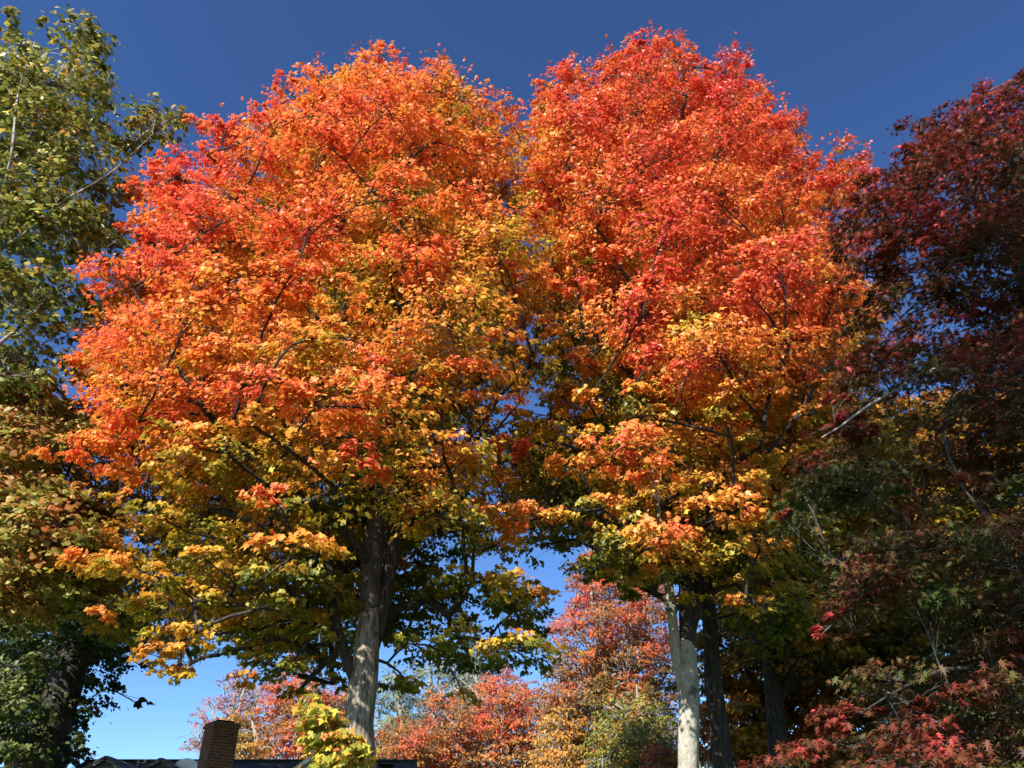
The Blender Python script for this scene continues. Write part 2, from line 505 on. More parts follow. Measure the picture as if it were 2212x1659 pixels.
    # ---- upright sprigs that stand clear of the outline
    if sprigs:
        ed = poly[np.argsort(poly[:, 1])]
        for q in range(sprigs):
            a = rs.randint(0, len(poly)); p0, p1 = poly[a], poly[(a + 1) % len(poly)]
            if min(p0[1], p1[1]) > lo[1] + (hi[1] - lo[1]) * .22: continue
            w = p0 + (p1 - p0) * rs.rand()
            a0 = pix(w[0], w[1] + 8, D + rs.uniform(-.6, .6)); a1 = a0 + np.array([rs.uniform(-.25, .25), 0, rs.uniform(.4, 1.0)])
            lmask = np.array(nlimb) >= 0
            cand = np.where(lmask)[0]
            nn = cand[np.argmin(np.linalg.norm(npos_a[cand] - a0, axis=1))]
            lm = nlimb[nn]
            TB[lm].twigs(npos_a[nn][None], a0[None], twig_r * 2, twig_r * 1.3)
            TB[lm].twigs(a0[None], a1[None], twig_r * 1.3, twig_r * .6)
            n = rs.randint(4, 12)
            f = rs.uniform(.35, 1.05, (n, 1))
            pos = a0 + (a1 - a0) * f + rs.randn(n, 3) * .09
            PP.append(pos); NN.append(rs.randn(n, 3) + np.array([0, -.6, .4])); TT.append(rs.randn(n, 3) * .6 + [0, 0, -.5])
            SS.append(leaf * rs.uniform(.7, 1.2, n)); CC.append(pal(np.clip(.85 + rs.randn(n) * .12, 0, 1)) * rs.uniform(.7, 1.05, (n, 1)))
    for limb, T in TB.items():
        T.build("limb", limb_bark or bark, root)
    leaves("crown", np.concatenate(PP), np.concatenate(NN), np.concatenate(TT), np.concatenate(SS), np.clip(np.concatenate(CC), 0, .85), shape, lmat, root)
    settle(root)
    return root

# ------------------------------------------------------------------ ground
def sheet(name, pts, mat, kind):
    me = bpy.data.meshes.new(name)
    me.from_pydata(pts, [], [list(range(len(pts)))])
    me.materials.append(mat)
    o = bpy.data.objects.new(name, me); C.objects.link(o); o["kind"] = kind
    return o
GRASS = plain_mat("lawn_grass", (.07, .10, .03), .9, .1, .55, 3)
sheet("ground", [(-900, -900, 0), (900, -900, 0), (900, 900, 0), (-900, 900, 0)], GRASS, "structure")

# ------------------------------------------------------------------ house
def uv_box(me, s=1.0):
    uv = me.uv_layers.new(name="UVMap")
    for p in me.polygons:
        n = p.normal
        if abs(n.z) > .95: ax = (Vector((1, 0, 0)), Vector((0, 1, 0)))
        else:
            h = Vector((-n.y, n.x, 0)).normalized(); ax = (h, n.cross(h))
        for li in p.loop_indices:
            co = me.vertices[me.loops[li].vertex_index].co
            uv.data[li].uv = (co.dot(ax[0]) * s, co.dot(ax[1]) * s)
def poly_obj(name, V, F, mat, parent, bevel=0):
    me = bpy.data.meshes.new(name)
    me.from_pydata([tuple(v) for v in V], [], F)
    bm = bmesh.new(); bm.from_mesh(me)
    bmesh.ops.recalc_face_normals(bm, faces=bm.faces)
    if bevel: bmesh.ops.bevel(bm, geom=list(bm.edges), offset=bevel, segments=2, affect='EDGES')
    bm.to_mesh(me); bm.free()
    me.update(); uv_box(me)
    me.materials.append(mat)
    o = bpy.data.objects.new(name, me); C.objects.link(o); o.parent = parent
    return o
def box(x0, x1, y0, y1, z0, z1):
    V = [(x, y, z) for z in (z0, z1) for y in (y0, y1) for x in (x0, x1)]
    F = [[0, 1, 3, 2], [4, 5, 7, 6], [0, 1, 5, 4], [2, 3, 7, 6], [0, 2, 6, 4], [1, 3, 7, 5]]
    return V, F
def join(*parts):
    V, F = [], []
    for v, f in parts:
        n = len(V); V += v; F += [[i + n for i in q] for q in f]
    return V, F
def slab(a, b, c, d, th):
    """roof slope as a solid slab over quad a b c d"""
    a, b, c, d = map(Vector, (a, b, c, d))
    n = (b - a).cross(c - a).normalized()
    if n.z < 0: n = -n
    n = n * th
    V = [tuple(q) for q in (a, b, c, d, a + n, b + n, c + n, d + n)]
    return V, [[0, 1, 2, 3], [4, 5, 6, 7], [0, 1, 5, 4], [1, 2, 6, 5], [2, 3, 7, 6], [3, 0, 4, 7]]

SHINGLE = brick_mat("grey_shingle", (.08, .082, .08), (.15, .15, .145), (.04, .04, .04), 1, .30, .14, .012)
SIDING_W = brick_mat("white_clapboard", (.72, .72, .70), (.76, .76, .74), (.35, .35, .35), 1, 6, .12, .012)
SIDING_D = brick_mat("dark_clapboard", (.10, .095, .09), (.13, .12, .115), (.04, .04, .04), 1, 6, .12, .012)
TRIM = plain_mat("white_trim", (.75, .75, .73), .5, .3, .08, 5)
BRICK = brick_mat("red_brick", (.22, .07, .04), (.13, .042, .028), (.24, .20, .17), 1, .22, .075, .008)
METAL = plain_mat("pale_sheet_metal", (.72, .74, .76), .35, .5, .08, 4)
MATTE_BLACK = plain_mat("matte_black", (.012, .011, .011), .9, .1)
house = thing("house", (-7.0, 26, 0), "low house with grey shingle roof, gables and a white dormer under the maples", "house")
def xz(u, v, D):
    p = pix(u, v, D); return p[0], p[2]
HY = 26.0
xr0, zr = xz(930 / 1.8228, 3012 / 1.8228, HY)
xl = xz(330 / 1.8228, 3020 / 1.8228, HY)[0]; xr = xz(1640 / 1.8228, 3012 / 1.8228, HY)[0]
zr = xz(1200 / 1.8228, 3009 / 1.8228, HY)[1]
poly_obj("wall", *box(xl + .3, xr - .3, HY - 3.2, HY + 3.2, -.1, zr - 1.65), SIDING_W, house)
ends = []
for x in (xl + .3, xr - .42):
    ends.append(([(x, HY - 3.2, zr - 1.65), (x, HY + 3.2, zr - 1.65), (x, HY, zr - .1), (x + .12, HY - 3.2, zr - 1.65), (x + .12, HY + 3.2, zr - 1.65), (x + .12, HY, zr - .1)],
                 [[0, 1, 2], [3, 4, 5], [0, 1, 4, 3], [1, 2, 5, 4], [2, 0, 3, 5]]))
for e in ends: poly_obj("gable_end", *e, SIDING_W, house)
sl = .48
poly_obj("roof", *join(slab((xl, HY, zr), (xr, HY, zr), (xr, HY - 3.8, zr - 3.8 * sl), (xl, HY - 3.8, zr - 3.8 * sl), .09),
                       slab((xl, HY + .02, zr), (xr, HY + .02, zr), (xr, HY + 3.8, zr - 3.8 * sl), (xl, HY + 3.8, zr - 3.8 * sl), .09)), SHINGLE, house)
poly_obj("ridge_cap", *box(xl - .02, xr + .02, HY - .12, HY + .14, zr + .085, zr + .12), SHINGLE, house)
def gable(px, pv, D, hw, slope, depth, wmat, name, trim):
    x, z = xz(px / 1.8228, pv / 1.8228, D)
    b = z - hw * slope
    V = [(x - hw, D, b), (x + hw, D, b), (x, D, z - .06), (x - hw, D + depth, b), (x + hw, D + depth, b), (x, D + depth, z - .06),
         (x - hw, D, b - 1.2), (x + hw, D, b - 1.2), (x - hw, D + depth, b - 1.2), (x + hw, D + depth, b - 1.2)]
    F = [[0, 1, 2], [3, 4, 5], [6, 7, 1, 0], [8, 9, 4, 3], [6, 0, 3, 8], [7, 1, 4, 9], [0, 2, 5, 3], [1, 2, 5, 4]]
    g = poly_obj(name, V, F, wmat, house)
    o = .14; e = .14
    r = poly_obj("gable_roof", *join(
        slab((x - .001, D - o, z), (x - .001, D + depth, z), (x - hw - e, D + depth, z - (hw + e) * slope), (x - hw - e, D - o, z - (hw + e) * slope), .06),
        slab((x + .001, D - o, z), (x + .001, D + depth, z), (x + hw + e, D + depth, z - (hw + e) * slope), (x + hw + e, D - o, z - (hw + e) * slope), .06)), SHINGLE, house)
    t = poly_obj("barge_board", *join(
        slab((x - .002, D - o - .03, z - .07), (x - .002, D - o - .004, z - .07), (x - hw - e, D - o - .004, z - .07 - (hw + e) * slope), (x - hw - e, D - o - .03, z - .07 - (hw + e) * slope), .10),
        slab((x + .002, D - o - .03, z - .07), (x + .002, D - o - .004, z - .07), (x + hw + e, D - o - .004, z - .07 - (hw + e) * slope), (x + hw + e, D - o - .03, z - .07 - (hw + e) * slope), .10)), trim, house)
    return x, z
gable(425, 2986, 23.6, 1.0, .55, 3.0, SIDING_D, "gable", SIDING_D)
gable(640, 2994, 24.2, 1.1, .5, 2.6, SIDING_D, "gable", SIDING_D)
gx, gz = gable(1238, 2979, 24.6, .62, .72, 1.6, SIDING_W, "dormer", TRIM)
# rounded sheet metal hood on the roof behind the gables
hx, hz = xz(752 / 1.8228, 2988 / 1.8228, 24.6)
V, F = [], []
for k in range(13):
    a = math.pi * k / 12
    for y in (24.3, 25.6):
        V.append((hx - .36 * math.cos(a), y, hz - .34 + .32 * math.sin(a)))
for k in range(12): F.append([2 * k, 2 * k + 2, 2 * k + 3, 2 * k + 1])
F.append([2 * k for k in range(13)]); F.append([2 * k + 1 for k in range(13)])
F.append([0, 24, 25, 1])
poly_obj("roof_hood", V, F, METAL, house)
vx, vz = xz(1520 / 1.8228, 3016 / 1.8228, 25.5)
poly_obj("roof_vent", *join(box(vx - .14, vx + .14, 25.45, 25.65, vz - .4, vz + .0), box(vx - .2, vx + .2, 25.38, 25.72, vz, vz + .04)), MATTE_BLACK, house)
# chimney: turned about its own axis, corbelled cap, solid black flue block
ccx, ccz = xz(878 / 1.8228, 2846 / 1.8228, 23.3)
rot = Matrix.Rotation(math.radians(38), 3, 'Z')
def turn(V): return [tuple(rot @ Vector((x, y, 0)) + Vector((ccx, 23.3, z))) for x, y, z in V]
w = .35
chim = poly_obj("chimney", *(lambda v, f: (turn(v), f))(*box(-w, w, -w, w, zr - 1.9, ccz - .16)), BRICK, house)
cap = poly_obj("chimney_cap", *(lambda v, f: (turn(v), f))(*join(box(-w - .035, w + .035, -w - .035, w + .035, ccz - .157, ccz - .08), box(-w - .012, w + .012, -w - .012, w + .012, ccz - .077, ccz - .03))), BRICK, chim)
flue = poly_obj("flue", *(lambda v, f: (turn(v), f))(*box(-w + .12, w - .12, -w + .12, w - .12, ccz - .027, ccz + .03)), MATTE_BLACK, chim)
settle(house)

# ------------------------------------------------------------------ palettes
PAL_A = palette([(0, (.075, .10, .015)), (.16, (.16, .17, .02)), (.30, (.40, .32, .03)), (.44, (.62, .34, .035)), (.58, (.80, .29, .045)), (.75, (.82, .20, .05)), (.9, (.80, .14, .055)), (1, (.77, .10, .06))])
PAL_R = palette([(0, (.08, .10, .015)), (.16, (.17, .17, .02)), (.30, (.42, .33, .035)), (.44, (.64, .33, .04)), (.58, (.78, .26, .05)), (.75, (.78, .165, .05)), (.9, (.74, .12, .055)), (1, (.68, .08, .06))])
PAL_Y = palette([(0, (.05, .06, .012)), (.3, (.14, .12, .015)), (.5, (.38, .24, .02)), (.7, (.55, .24, .02)), (.85, (.60, .15, .02)), (1, (.5, .06, .02))])
PAL_P = palette([(0, (.03, .055, .012)), (.2, (.065, .075, .02)), (.38, (.09, .055, .02)), (.55, (.095, .035, .016)), (.75, (.17, .038, .02)), (.9, (.34, .045, .035)), (1, (.46, .06, .06))])
PAL_S = palette([(0, (.06, .08, .015)), (.4, (.16, .18, .03)), (.65, (.30, .27, .045)), (.85, (.46, .32, .05)), (1, (.46, .18, .04))])
PAL_O = palette([(0, (.10, .13, .02)), (.4, (.28, .26, .04)), (.6, (.36, .22, .04)), (.8, (.40, .17, .04)), (1, (.46, .11, .04))])
PAL_G = palette([(0, (.035, .055, .015)), (.5, (.075, .10, .025)), (1, (.26, .26, .05))])

# ------------------------------------------------------------------ the great orange maple
POLY_A = [(815,105),(860,132),(930,130),(1000,150),(1012,190),(1090,210),(1120,250),(1150,330),(1180,420),(1200,500),(1170,560),(1195,640),(1215,720),(1220,800),(1150,860),
          (1095,890),(1045,980),(1050,1090),(1030,1190),(1060,1232),(1170,1232),(1188,1300),(1175,1400),(1120,1435),(1075,1400),(1065,1320),(1010,1290),(1020,1400),(1018,1470),(965,1465),(905,1440),(845,1462),(826,1390),
          (760,1420),(745,1490),(690,1500),(640,1470),(590,1420),(548,1462),(520,1410),(470,1400),(430,1425),(412,1480),(350,1492),(305,1415),(330,1370),(245,1365),(180,1365),(183,1310),(215,1262),
          (125,1250),(125,1215),(200,1180),(255,1160),(205,1130),(250,1080),(200,1035),(115,985),(150,930),(225,895),(160,850),(142,760),(190,725),(160,635),(220,560),(275,540),(255,500),(300,470),
          (293,385),(370,330),(440,395),(425,275),(470,250),(520,285),(562,240),(580,190),(650,168),(700,150),(740,138)]
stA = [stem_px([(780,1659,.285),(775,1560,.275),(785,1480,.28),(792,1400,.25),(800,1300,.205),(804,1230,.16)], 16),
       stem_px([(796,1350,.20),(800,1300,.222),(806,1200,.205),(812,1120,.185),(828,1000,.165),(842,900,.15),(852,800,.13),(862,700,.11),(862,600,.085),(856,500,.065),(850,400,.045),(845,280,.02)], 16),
       stem_px([(800,1420,.13),(832,1290,.155),(852,1160,.145),(868,1060,.135),(884,980,.12),(898,900,.11),(912,800,.095),(925,700,.075),(935,600,.055),(950,480,.035),(960,330,.015)], 16, [.0,.1,.2,.3,.4,.5,.6,.8,1,1.2,1.4]),
       stem_px([(775,1490,.12),(748,1420,.105),(725,1350,.095),(716,1280,.09),(712,1220,.08),(700,1130,.065),(685,1050,.05),(660,930,.03)], 16, [0,-.1,-.2,-.3,-.4,-.5,-.6,-.8]),
       stem_px([(805,1230,.09),(760,1165,.085),(690,1105,.075),(600,1035,.068),(530,980,.062),(440,880,.055),(375,775,.045),(335,695,.032),(290,630,.015)], 16, [0,-.5,-1,-1.5,-1.9,-2.3,-2.6,-2.8,-3]),
       stem_px([(850,760,.055),(780,760,.05),(700,700,.045),(640,640,.04),(560,640,.0),(545,600,.035),(520,480,.028),(500,360,.015)][:4] + [(590,540,.033),(540,440,.026),(500,350,.012)], 16, [0,-.4,-.8,-1,-1.2,-1.3,-1.3])]
def tfA(u, v, P):
    # upper and outer leaves have turned first, the lower inner ones last
    base = np.interp(v, [100, 350, 600, 800, 950, 1080, 1200, 1350, 1500], [.73, .69, .60, .52, .43, .37, .34, .33, .34])
    ed = np.interp(u, [120, 300, 520, 760, 1000, 1180], [.16, .10, .02, -.06, -.12, -.10])
    return base + ed + .08 * np.sin(u * .021 + v * .013) + .06 * np.sin(u * .011 - v * .027)
FA = [(600,1100,80,34,.34,-.43),(615,1030,75,34,.42,-.43),(629,957,75,34,.48,-.43),(640,885,75,34,.52,-.43),(649,815,75,34,.58,-.43),(655,1060,60,30,.36,-.25),(690,960,60,30,.42,-.25),(1150,480,50,40,.62,-.5),(1130,690,60,36,.6,-.6),(1150,760,50,36,.42,-.5),(1090,740,60,30,.7,-.8),(1140,600,46,34,.66,-.5),(1110,1130,50,40,.3,.1),(890,1330,44,50,.2,.5),(930,1250,50,40,.18,.5),(980,1340,40,50,.18,.1),(500,1300,60,40,.3,-.4),(420,1290,60,40,.34,-.5),(680,1360,50,40,.24,-.2),(480,1360,50,36,.3,-.3),(1080,1250,40,40,.14,0),(1130,1340,44,40,.15,-.2),(1150,1270,34,34,.13,-.2),(300,905,100,34,.86,-.95),(200,975,90,36,.76,-.8),(570,835,105,42,.80,-.95),(700,842,110,38,.78,-.95),(830,792,55,22,.86,-.9),(905,835,70,35,.62,-.95),(1000,812,85,52,.74,-.95),(955,860,50,40,.5,-.95),(775,970,45,36,.84,-.95),(800,1015,48,28,.86,-.95),
      (590,1070,60,36,.76,-.95),(290,612,105,50,.88,-.7),(205,762,62,32,.84,-.6),(670,480,125,45,.86,-.9),(900,540,100,38,.78,-.9),(1080,590,58,28,.80,-.7),(460,285,48,40,.9,-.3),(355,395,60,46,.88,-.3),(300,500,45,40,.88,-.3),
      (320,1105,60,36,.34,-.8),(210,1215,85,34,.56,-.7),(300,1225,80,30,.42,-.9),(380,1235,70,36,.40,-.9),(320,1300,55,45,.36,-.8),(215,1325,36,32,.60,-.6),(365,1400,62,32,.56,-.7),(430,1360,50,36,.42,-.9),(450,1200,60,34,.5,-.9),(600,1300,46,36,.27,-.95),(560,1250,44,26,.25,-.95),
      (540,910,80,40,.48,-.95),(620,960,70,40,.5,-.9),(470,760,90,45,.6,-.9),(480,640,90,45,.66,-.9),(620,600,95,45,.72,-.9),(750,640,80,40,.6,-.9),(820,250,110,50,.82,-.8),(930,300,100,50,.74,-.8),(700,300,100,50,.8,-.8),(1040,330,80,50,.68,-.7),(860,420,100,42,.78,-.9),(560,350,80,48,.8,-.7),(1010,430,80,40,.7,-.8),
      (720,720,70,36,.5,-.9),(400,1000,80,36,.45,-.85),(1110,1290,60,45,.10,-.3),(960,1400,55,45,.13,-.3),(1120,1390,45,36,.40,-.2),(880,1380,45,50,.22,-.3),(690,1440,55,45,.26,-.3),(560,1420,40,36,.30,-.4),(385,1460,36,26,.40,-.3),(620,1440,46,32,.26,-.4),(930,1290,60,45,.16,.2),(1020,1250,50,40,.14,.0)]
HA = [(1168,500,26,60),(1185,600,18,40),(495,1210,40,40),(865,945,24,38),(1110,1180,70,40),(515,1390,35,30),(1150,1400,10,10),(1140,505,26,30),(640,770,20,20)]
make_tree("maple_tree", "tall orange and gold maple with furrowed pale forked trunk beside the house", "maple tree", 16, stA, POLY_A, 11, PAL_A, tfA, 800, 400, .110, MAPLE, LEAF, BARK_PALE, BARK_DARK, stem_mats=[BARK_PALE, BARK_GREY, BARK_DARK, BARK_DARK],  # darker bark on upper trunk and forks paints in the crown's shade
          hmax=5.6, b_r=(.7, 1.35), b_flat=.30, feats=FA, holes=HA, spacing=.74, sprigs=150, front=.4, lit=[(-2.80, 15.7, 3.3), (-2.78, 15.7, 4.0), (-2.76, 15.7, 4.6)], zmin=5.6, blur=.15, sub=15, tz=.44, jitter=.045, bright=.15, sdk=.10, layer=1.25, twig_r=.0045,
          gaps=[(860, 670, 95, 80), (730, 715, 60, 26), (960, 930, 80, 46), (660, 1090, 70, 40), (520, 470, 30, 60), (500, 560, 40, 40), (330, 740, 40, 30), (440, 860, 40, 30), (1040, 690, 50, 26)],
          clear=[(810, 130, 1050), (820, 165, 1120), (865, 50, 960)])

# ------------------------------------------------------------------ the red maple with the pale smooth stem
POLY_B = [(1142,300),(1150,190),(1178,165),(1235,125),(1265,190),(1290,140),(1335,110),(1395,68),(1430,90),(1480,85),(1510,122),(1560,132),(1608,95),(1620,150),(1648,170),(1662,222),(1740,242),(1735,330),(1765,340),(1800,322),(1850,312),(1880,350),(1872,430),(1800,480),
          (1810,560),(1872,620),(1882,700),(1862,760),(1800,800),(1765,900),(1722,1000),(1682,1080),(1700,1180),(1690,1270),(1620,1290),(1560,1240),(1530,1310),(1450,1290),(1380,1300),(1300,1220),(1235,1180),(1100,1188),(1030,1170),(1030,1060),(1060,985),(1042,950),(1100,905),(1180,880),(1195,820),(1205,740),(1135,640),(1150,560),(1150,480),(1130,400)]
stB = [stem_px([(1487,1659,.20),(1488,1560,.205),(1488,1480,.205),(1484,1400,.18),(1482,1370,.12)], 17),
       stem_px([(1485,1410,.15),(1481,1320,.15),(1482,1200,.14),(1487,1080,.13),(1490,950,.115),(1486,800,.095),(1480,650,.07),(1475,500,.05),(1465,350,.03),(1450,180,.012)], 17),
       stem_px([(1475,1490,.10),(1462,1430,.11),(1455,1360,.105),(1446,1280,.10),(1436,1180,.09),(1420,1060,.075),(1400,930,.06),(1380,780,.04),(1350,600,.02)], 17, [0,-.05,-.1,-.15,-.2,-.3,-.5,-.7,-.9]),
       stem_px([(1487,1400,.10),(1507,1290,.12),(1516,1180,.11),(1530,1060,.10),(1550,940,.085),(1580,800,.065),(1615,640,.045),(1650,500,.02)], 17, [.05,.1,.2,.3,.5,.7,.9,1.1]),
       stem_px([(1490,1180,.06),(1560,1100,.055),(1640,1000,.045),(1720,900,.035),(1780,800,.015)], 17, [0,-.5,-.9,-1.2,-1.4])]
def tfB(u, v, P):
    base = np.interp(v, [100, 350, 560, 750, 900, 1050, 1180, 1300], [.80, .75, .66, .55, .44, .40, .32, .24])
    ed = np.interp(u, [1030, 1180, 1300, 1480, 1700, 1880], [.10, -.10, -.06, .02, .06, .08])
    return base + ed + .08 * np.sin(u * .019 - v * .017) + .05 * np.sin(u * .031 + v * .022)
FB = [(1262,780,60,34,.60,-.65),(1268,865,60,34,.52,-.65),(1270,945,60,34,.52,-.65),(1350,935,50,30,.4,-.37),(1358,1040,50,34,.36,-.37),(1364,1125,50,34,.32,-.37),(1300,1225,60,40,.22,.1),(1385,1262,60,45,.20,.0),(1560,1215,60,40,.3,.0),(1640,1230,50,40,.3,.1),(1215,440,50,40,.72,-.5),(1195,560,45,40,.5,-.5),(1190,330,45,40,.78,-.5),(1165,780,50,40,.4,-.4),(1225,860,60,34,.45,-.6),(1130,1120,100,48,.58,-.95),(1110,965,70,34,.80,-.8),(1340,960,110,46,.72,-.95),(1400,1010,70,36,.66,-.95),(1240,1000,80,38,.48,-.9),(1560,1100,105,46,.55,-.95),(1580,1040,70,34,.50,-.9),(1400,780,70,44,.82,-.95),(1485,795,48,50,.82,-.95),(1365,845,44,24,.56,-.95),
      (1440,500,105,36,.92,-.9),(1430,590,80,46,.88,-.9),(1630,640,80,46,.88,-.9),(1790,660,80,52,.80,-.7),(1700,740,80,46,.72,-.9),(1600,850,70,34,.6,-.9),(1660,840,70,40,.60,-.9),(1240,620,60,34,.74,-.9),(1230,540,50,34,.4,-.8),(1180,690,30,40,.25,-.6),(1230,740,50,45,.24,-.5),(1200,850,60,34,.38,-.8),(1170,920,60,32,.4,-.8),
      (1310,560,60,40,.72,-.8),(1300,1090,70,34,.52,-.95),(1500,1290,40,14,.32,-.5),(1240,400,60,40,.7,-.8),(1430,330,100,50,.84,-.8),(1560,300,100,50,.84,-.8),(1340,250,90,50,.84,-.7),(1660,300,70,45,.88,-.6),(1540,420,90,44,.8,-.9),(1680,420,80,44,.74,-.8),(1800,400,60,46,.8,-.6),(1560,900,60,30,.3,-.9),(1640,960,70,36,.4,-.9),(1420,900,50,26,.3,-.8),(1480,200,80,45,.9,-.6),(1590,560,60,40,.78,-.9)]
HB = [(1168,520,26,70),(1150,600,20,40),(1170,500,22,34),(1060,1030,22,20),(1215,830,10,10)]
make_tree("maple_tree", "tall scarlet topped maple with a smooth pale stem that forks low down", "maple tree", 17, stB, POLY_B, 23, PAL_R, tfB, 700, 420, .110, MAPLE, LEAF_GLOSS, BARK_SMOOTH, BARK_DARK, stem_mats=[BARK_SMOOTH, BARK_DARK, BARK_SMOOTH, BARK_DARK, BARK_DARK],  # trunk continues above the fork in dark bark, shade put into its colour
          hmax=5.4, b_r=(.7, 1.35), b_flat=.30, feats=FB, holes=HB, spacing=.74, sprigs=170, front=.4, zmin=6.0, blur=.15, sub=15, tz=.44, jitter=.045, bright=.15, sdk=.10, layer=1.25, twig_r=.0045,
          gaps=[(1480, 700, 70, 60), (1330, 700, 50, 60), (1450, 920, 60, 40), (1310, 880, 50, 26), (1600, 960, 60, 34), (1560, 480, 40, 24), (1330, 470, 40, 40), (1650, 560, 40, 30)],
          clear=[(1480, 100, 1180), (1485, 30, 950)])

# ------------------------------------------------------------------ two shaded maples behind it
POLY_C = [(1560,560),(1700,500),(1850,480),(1900,560),(1900,700),(1860,800),(1880,900),(1850,1000),(1800,1100),(1840,1200),(1800,1330),(1680,1400),(1580,1330),(1520,1250),(1500,1100),(1540,900)]
stC = [stem_px([(1562,1659,.25),(1552,1560,.23),(1540,1470,.215),(1536,1380,.20),(1526,1280,.18),(1522,1180,.16),(1535,1040,.14),(1570,900,.10),(1620,760,.06),(1680,600,.02)], 20.5),
       stem_px([(1527,1290,.09),(1560,1265,.085),(1620,1230,.07),(1700,1212,.05),(1760,1180,.02)], 20.5, [0,-.3,-.8,-1.2,-1.6])]
make_tree("maple_tree", "maple with dark patchy trunk standing just behind the pale stemmed maple", "maple tree", 20.5, stC, POLY_C, 31, PAL_A, lambda u, v, P: np.interp(v, [500, 800, 1000, 1200, 1400], [.7, .55, .36, .24, .22]) + .06 * np.sin(u * .02 + v * .03), 130, 260, .15, MAPLE, LEAF, BARK_DARK,
          hmax=3.4, b_r=(.8, 1.3), spacing=.9)
POLY_D = [(1600,1000),(1760,880),(1900,840),(2020,860),(2100,940),(2120,1060),(2080,1200),(2100,1320),(2000,1420),(1900,1440),(1800,1480),(1700,1440),(1620,1420),(1580,1300),(1590,1140)]
stD = [stem_px([(1690,1659,.30),(1680,1600,.29),(1672,1500,.26),(1660,1400,.235),(1650,1330,.22),(1645,1240,.19),(1660,1120,.15),(1700,1000,.08)], 25),
       stem_px([(1688,1510,.11),(1705,1460,.11),(1730,1425,.09),(1790,1390,.06),(1850,1330,.03)], 25, [0,-.1,-.3,-.6,-1]),
       stem_px([(1650,1300,.13),(1740,1180,.10),(1840,1060,.07),(1930,950,.03)], 25, [0,.2,.4,.6])]
make_tree("maple_tree", "shaded golden maple with thick black looking trunk and low side limb", "maple tree", 25, stD, POLY_D, 37, PAL_Y, lambda u, v, P: np.interp(v, [850, 1100, 1450], [.62, .5, .40]) + .10 * np.sin(u * .02 + v * .03), 190, 240, .17, MAPLE, LEAF, BARK_DARK,
          hmax=4.2, b_r=(1.0, 1.6), spacing=1.1)

# ------------------------------------------------------------------ dark red maple close to the viewer
POLY_P = [(2330,100),(2215,140),(2175,165),(2140,152),(2110,200),(2050,212),(2010,232),(1940,245),(1962,300),(1945,335),(1870,360),(1835,420),(1790,475),(1785,530),(1800,590),(1885,640),(1900,720),(1800,730),(1780,790),(1800,860),(1760,900),(1740,950),(1700,990),(1710,1070),(1660,1120),(1700,1180),(1780,1210),(1800,1260),(1770,1330),(1850,1400),(1860,1480),(1790,1560),(1760,1600),(1650,1620),(1600,1659),(1600,1760),(2450,1760),(2450,100)]
stP = [(np.array([[8.3, 9.4, 0], [8.25, 9.4, 1.5], [8.1, 9.35, 3.0], [7.9, 9.3, 5.0], [7.8, 9.2, 7.5], [7.6, 9.1, 10], [7.3, 9.0, 12.6]]), np.array([.26, .22, .2, .17, .13, .08, .03])),
       (np.array([[7.85, 9.25, 5.2], list(pix(2150, 820, 9.0)), list(pix(2010, 800, 8.6)), list(pix(1930, 845, 8.4)), list(pix(1870, 880, 8.2)), list(pix(1810, 925, 8.0)), list(pix(1775, 945, 7.9))]), np.array([.06, .045, .028, .022, .018, .012, .006])),
       (np.array([[7.8, 9.2, 7.0], list(pix(2190, 500, 9.1)), list(pix(2080, 498, 8.9)), list(pix(1990, 485, 8.8)), list(pix(1900, 500, 8.6)), list(pix(1840, 490, 8.5))]), np.array([.05, .042, .034, .026, .016, .008])),
       (np.array([[7.75, 9.2, 8.0], list(pix(2190, 350, 9.1)), list(pix(2080, 300, 8.9)), list(pix(1990, 290, 8.8))]), np.array([.06, .05, .035, .01])),
       (np.array([[8.1, 9.3, 3.2], list(pix(2150, 1240, 8.8)), list(pix(2060, 1180, 8.6)), list(pix(1960, 1190, 8.4)), list(pix(1850, 1240, 8.2))]), np.array([.06, .045, .03, .02, .008])),
       (np.array([[8.2, 9.3, 2.4], list(pix(2180, 1480, 8.3)), list(pix(2080, 1440, 8.0)), list(pix(1960, 1480, 7.8)), list(pix(1860, 1540, 7.6))]), np.array([.05, .032, .022, .014, .006]))]
def tfP(u, v, P):
    return np.interp(v, [150, 450, 700, 900, 1100, 1300, 1600], [.66, .64, .55, .46, .34, .40, .50]) + np.interp(u, [1700, 1900, 2200], [-.05, .0, .0]) + .10 * np.sin(u * .017 + v * .011) + .06 * np.sin(u * .033 - v * .029)
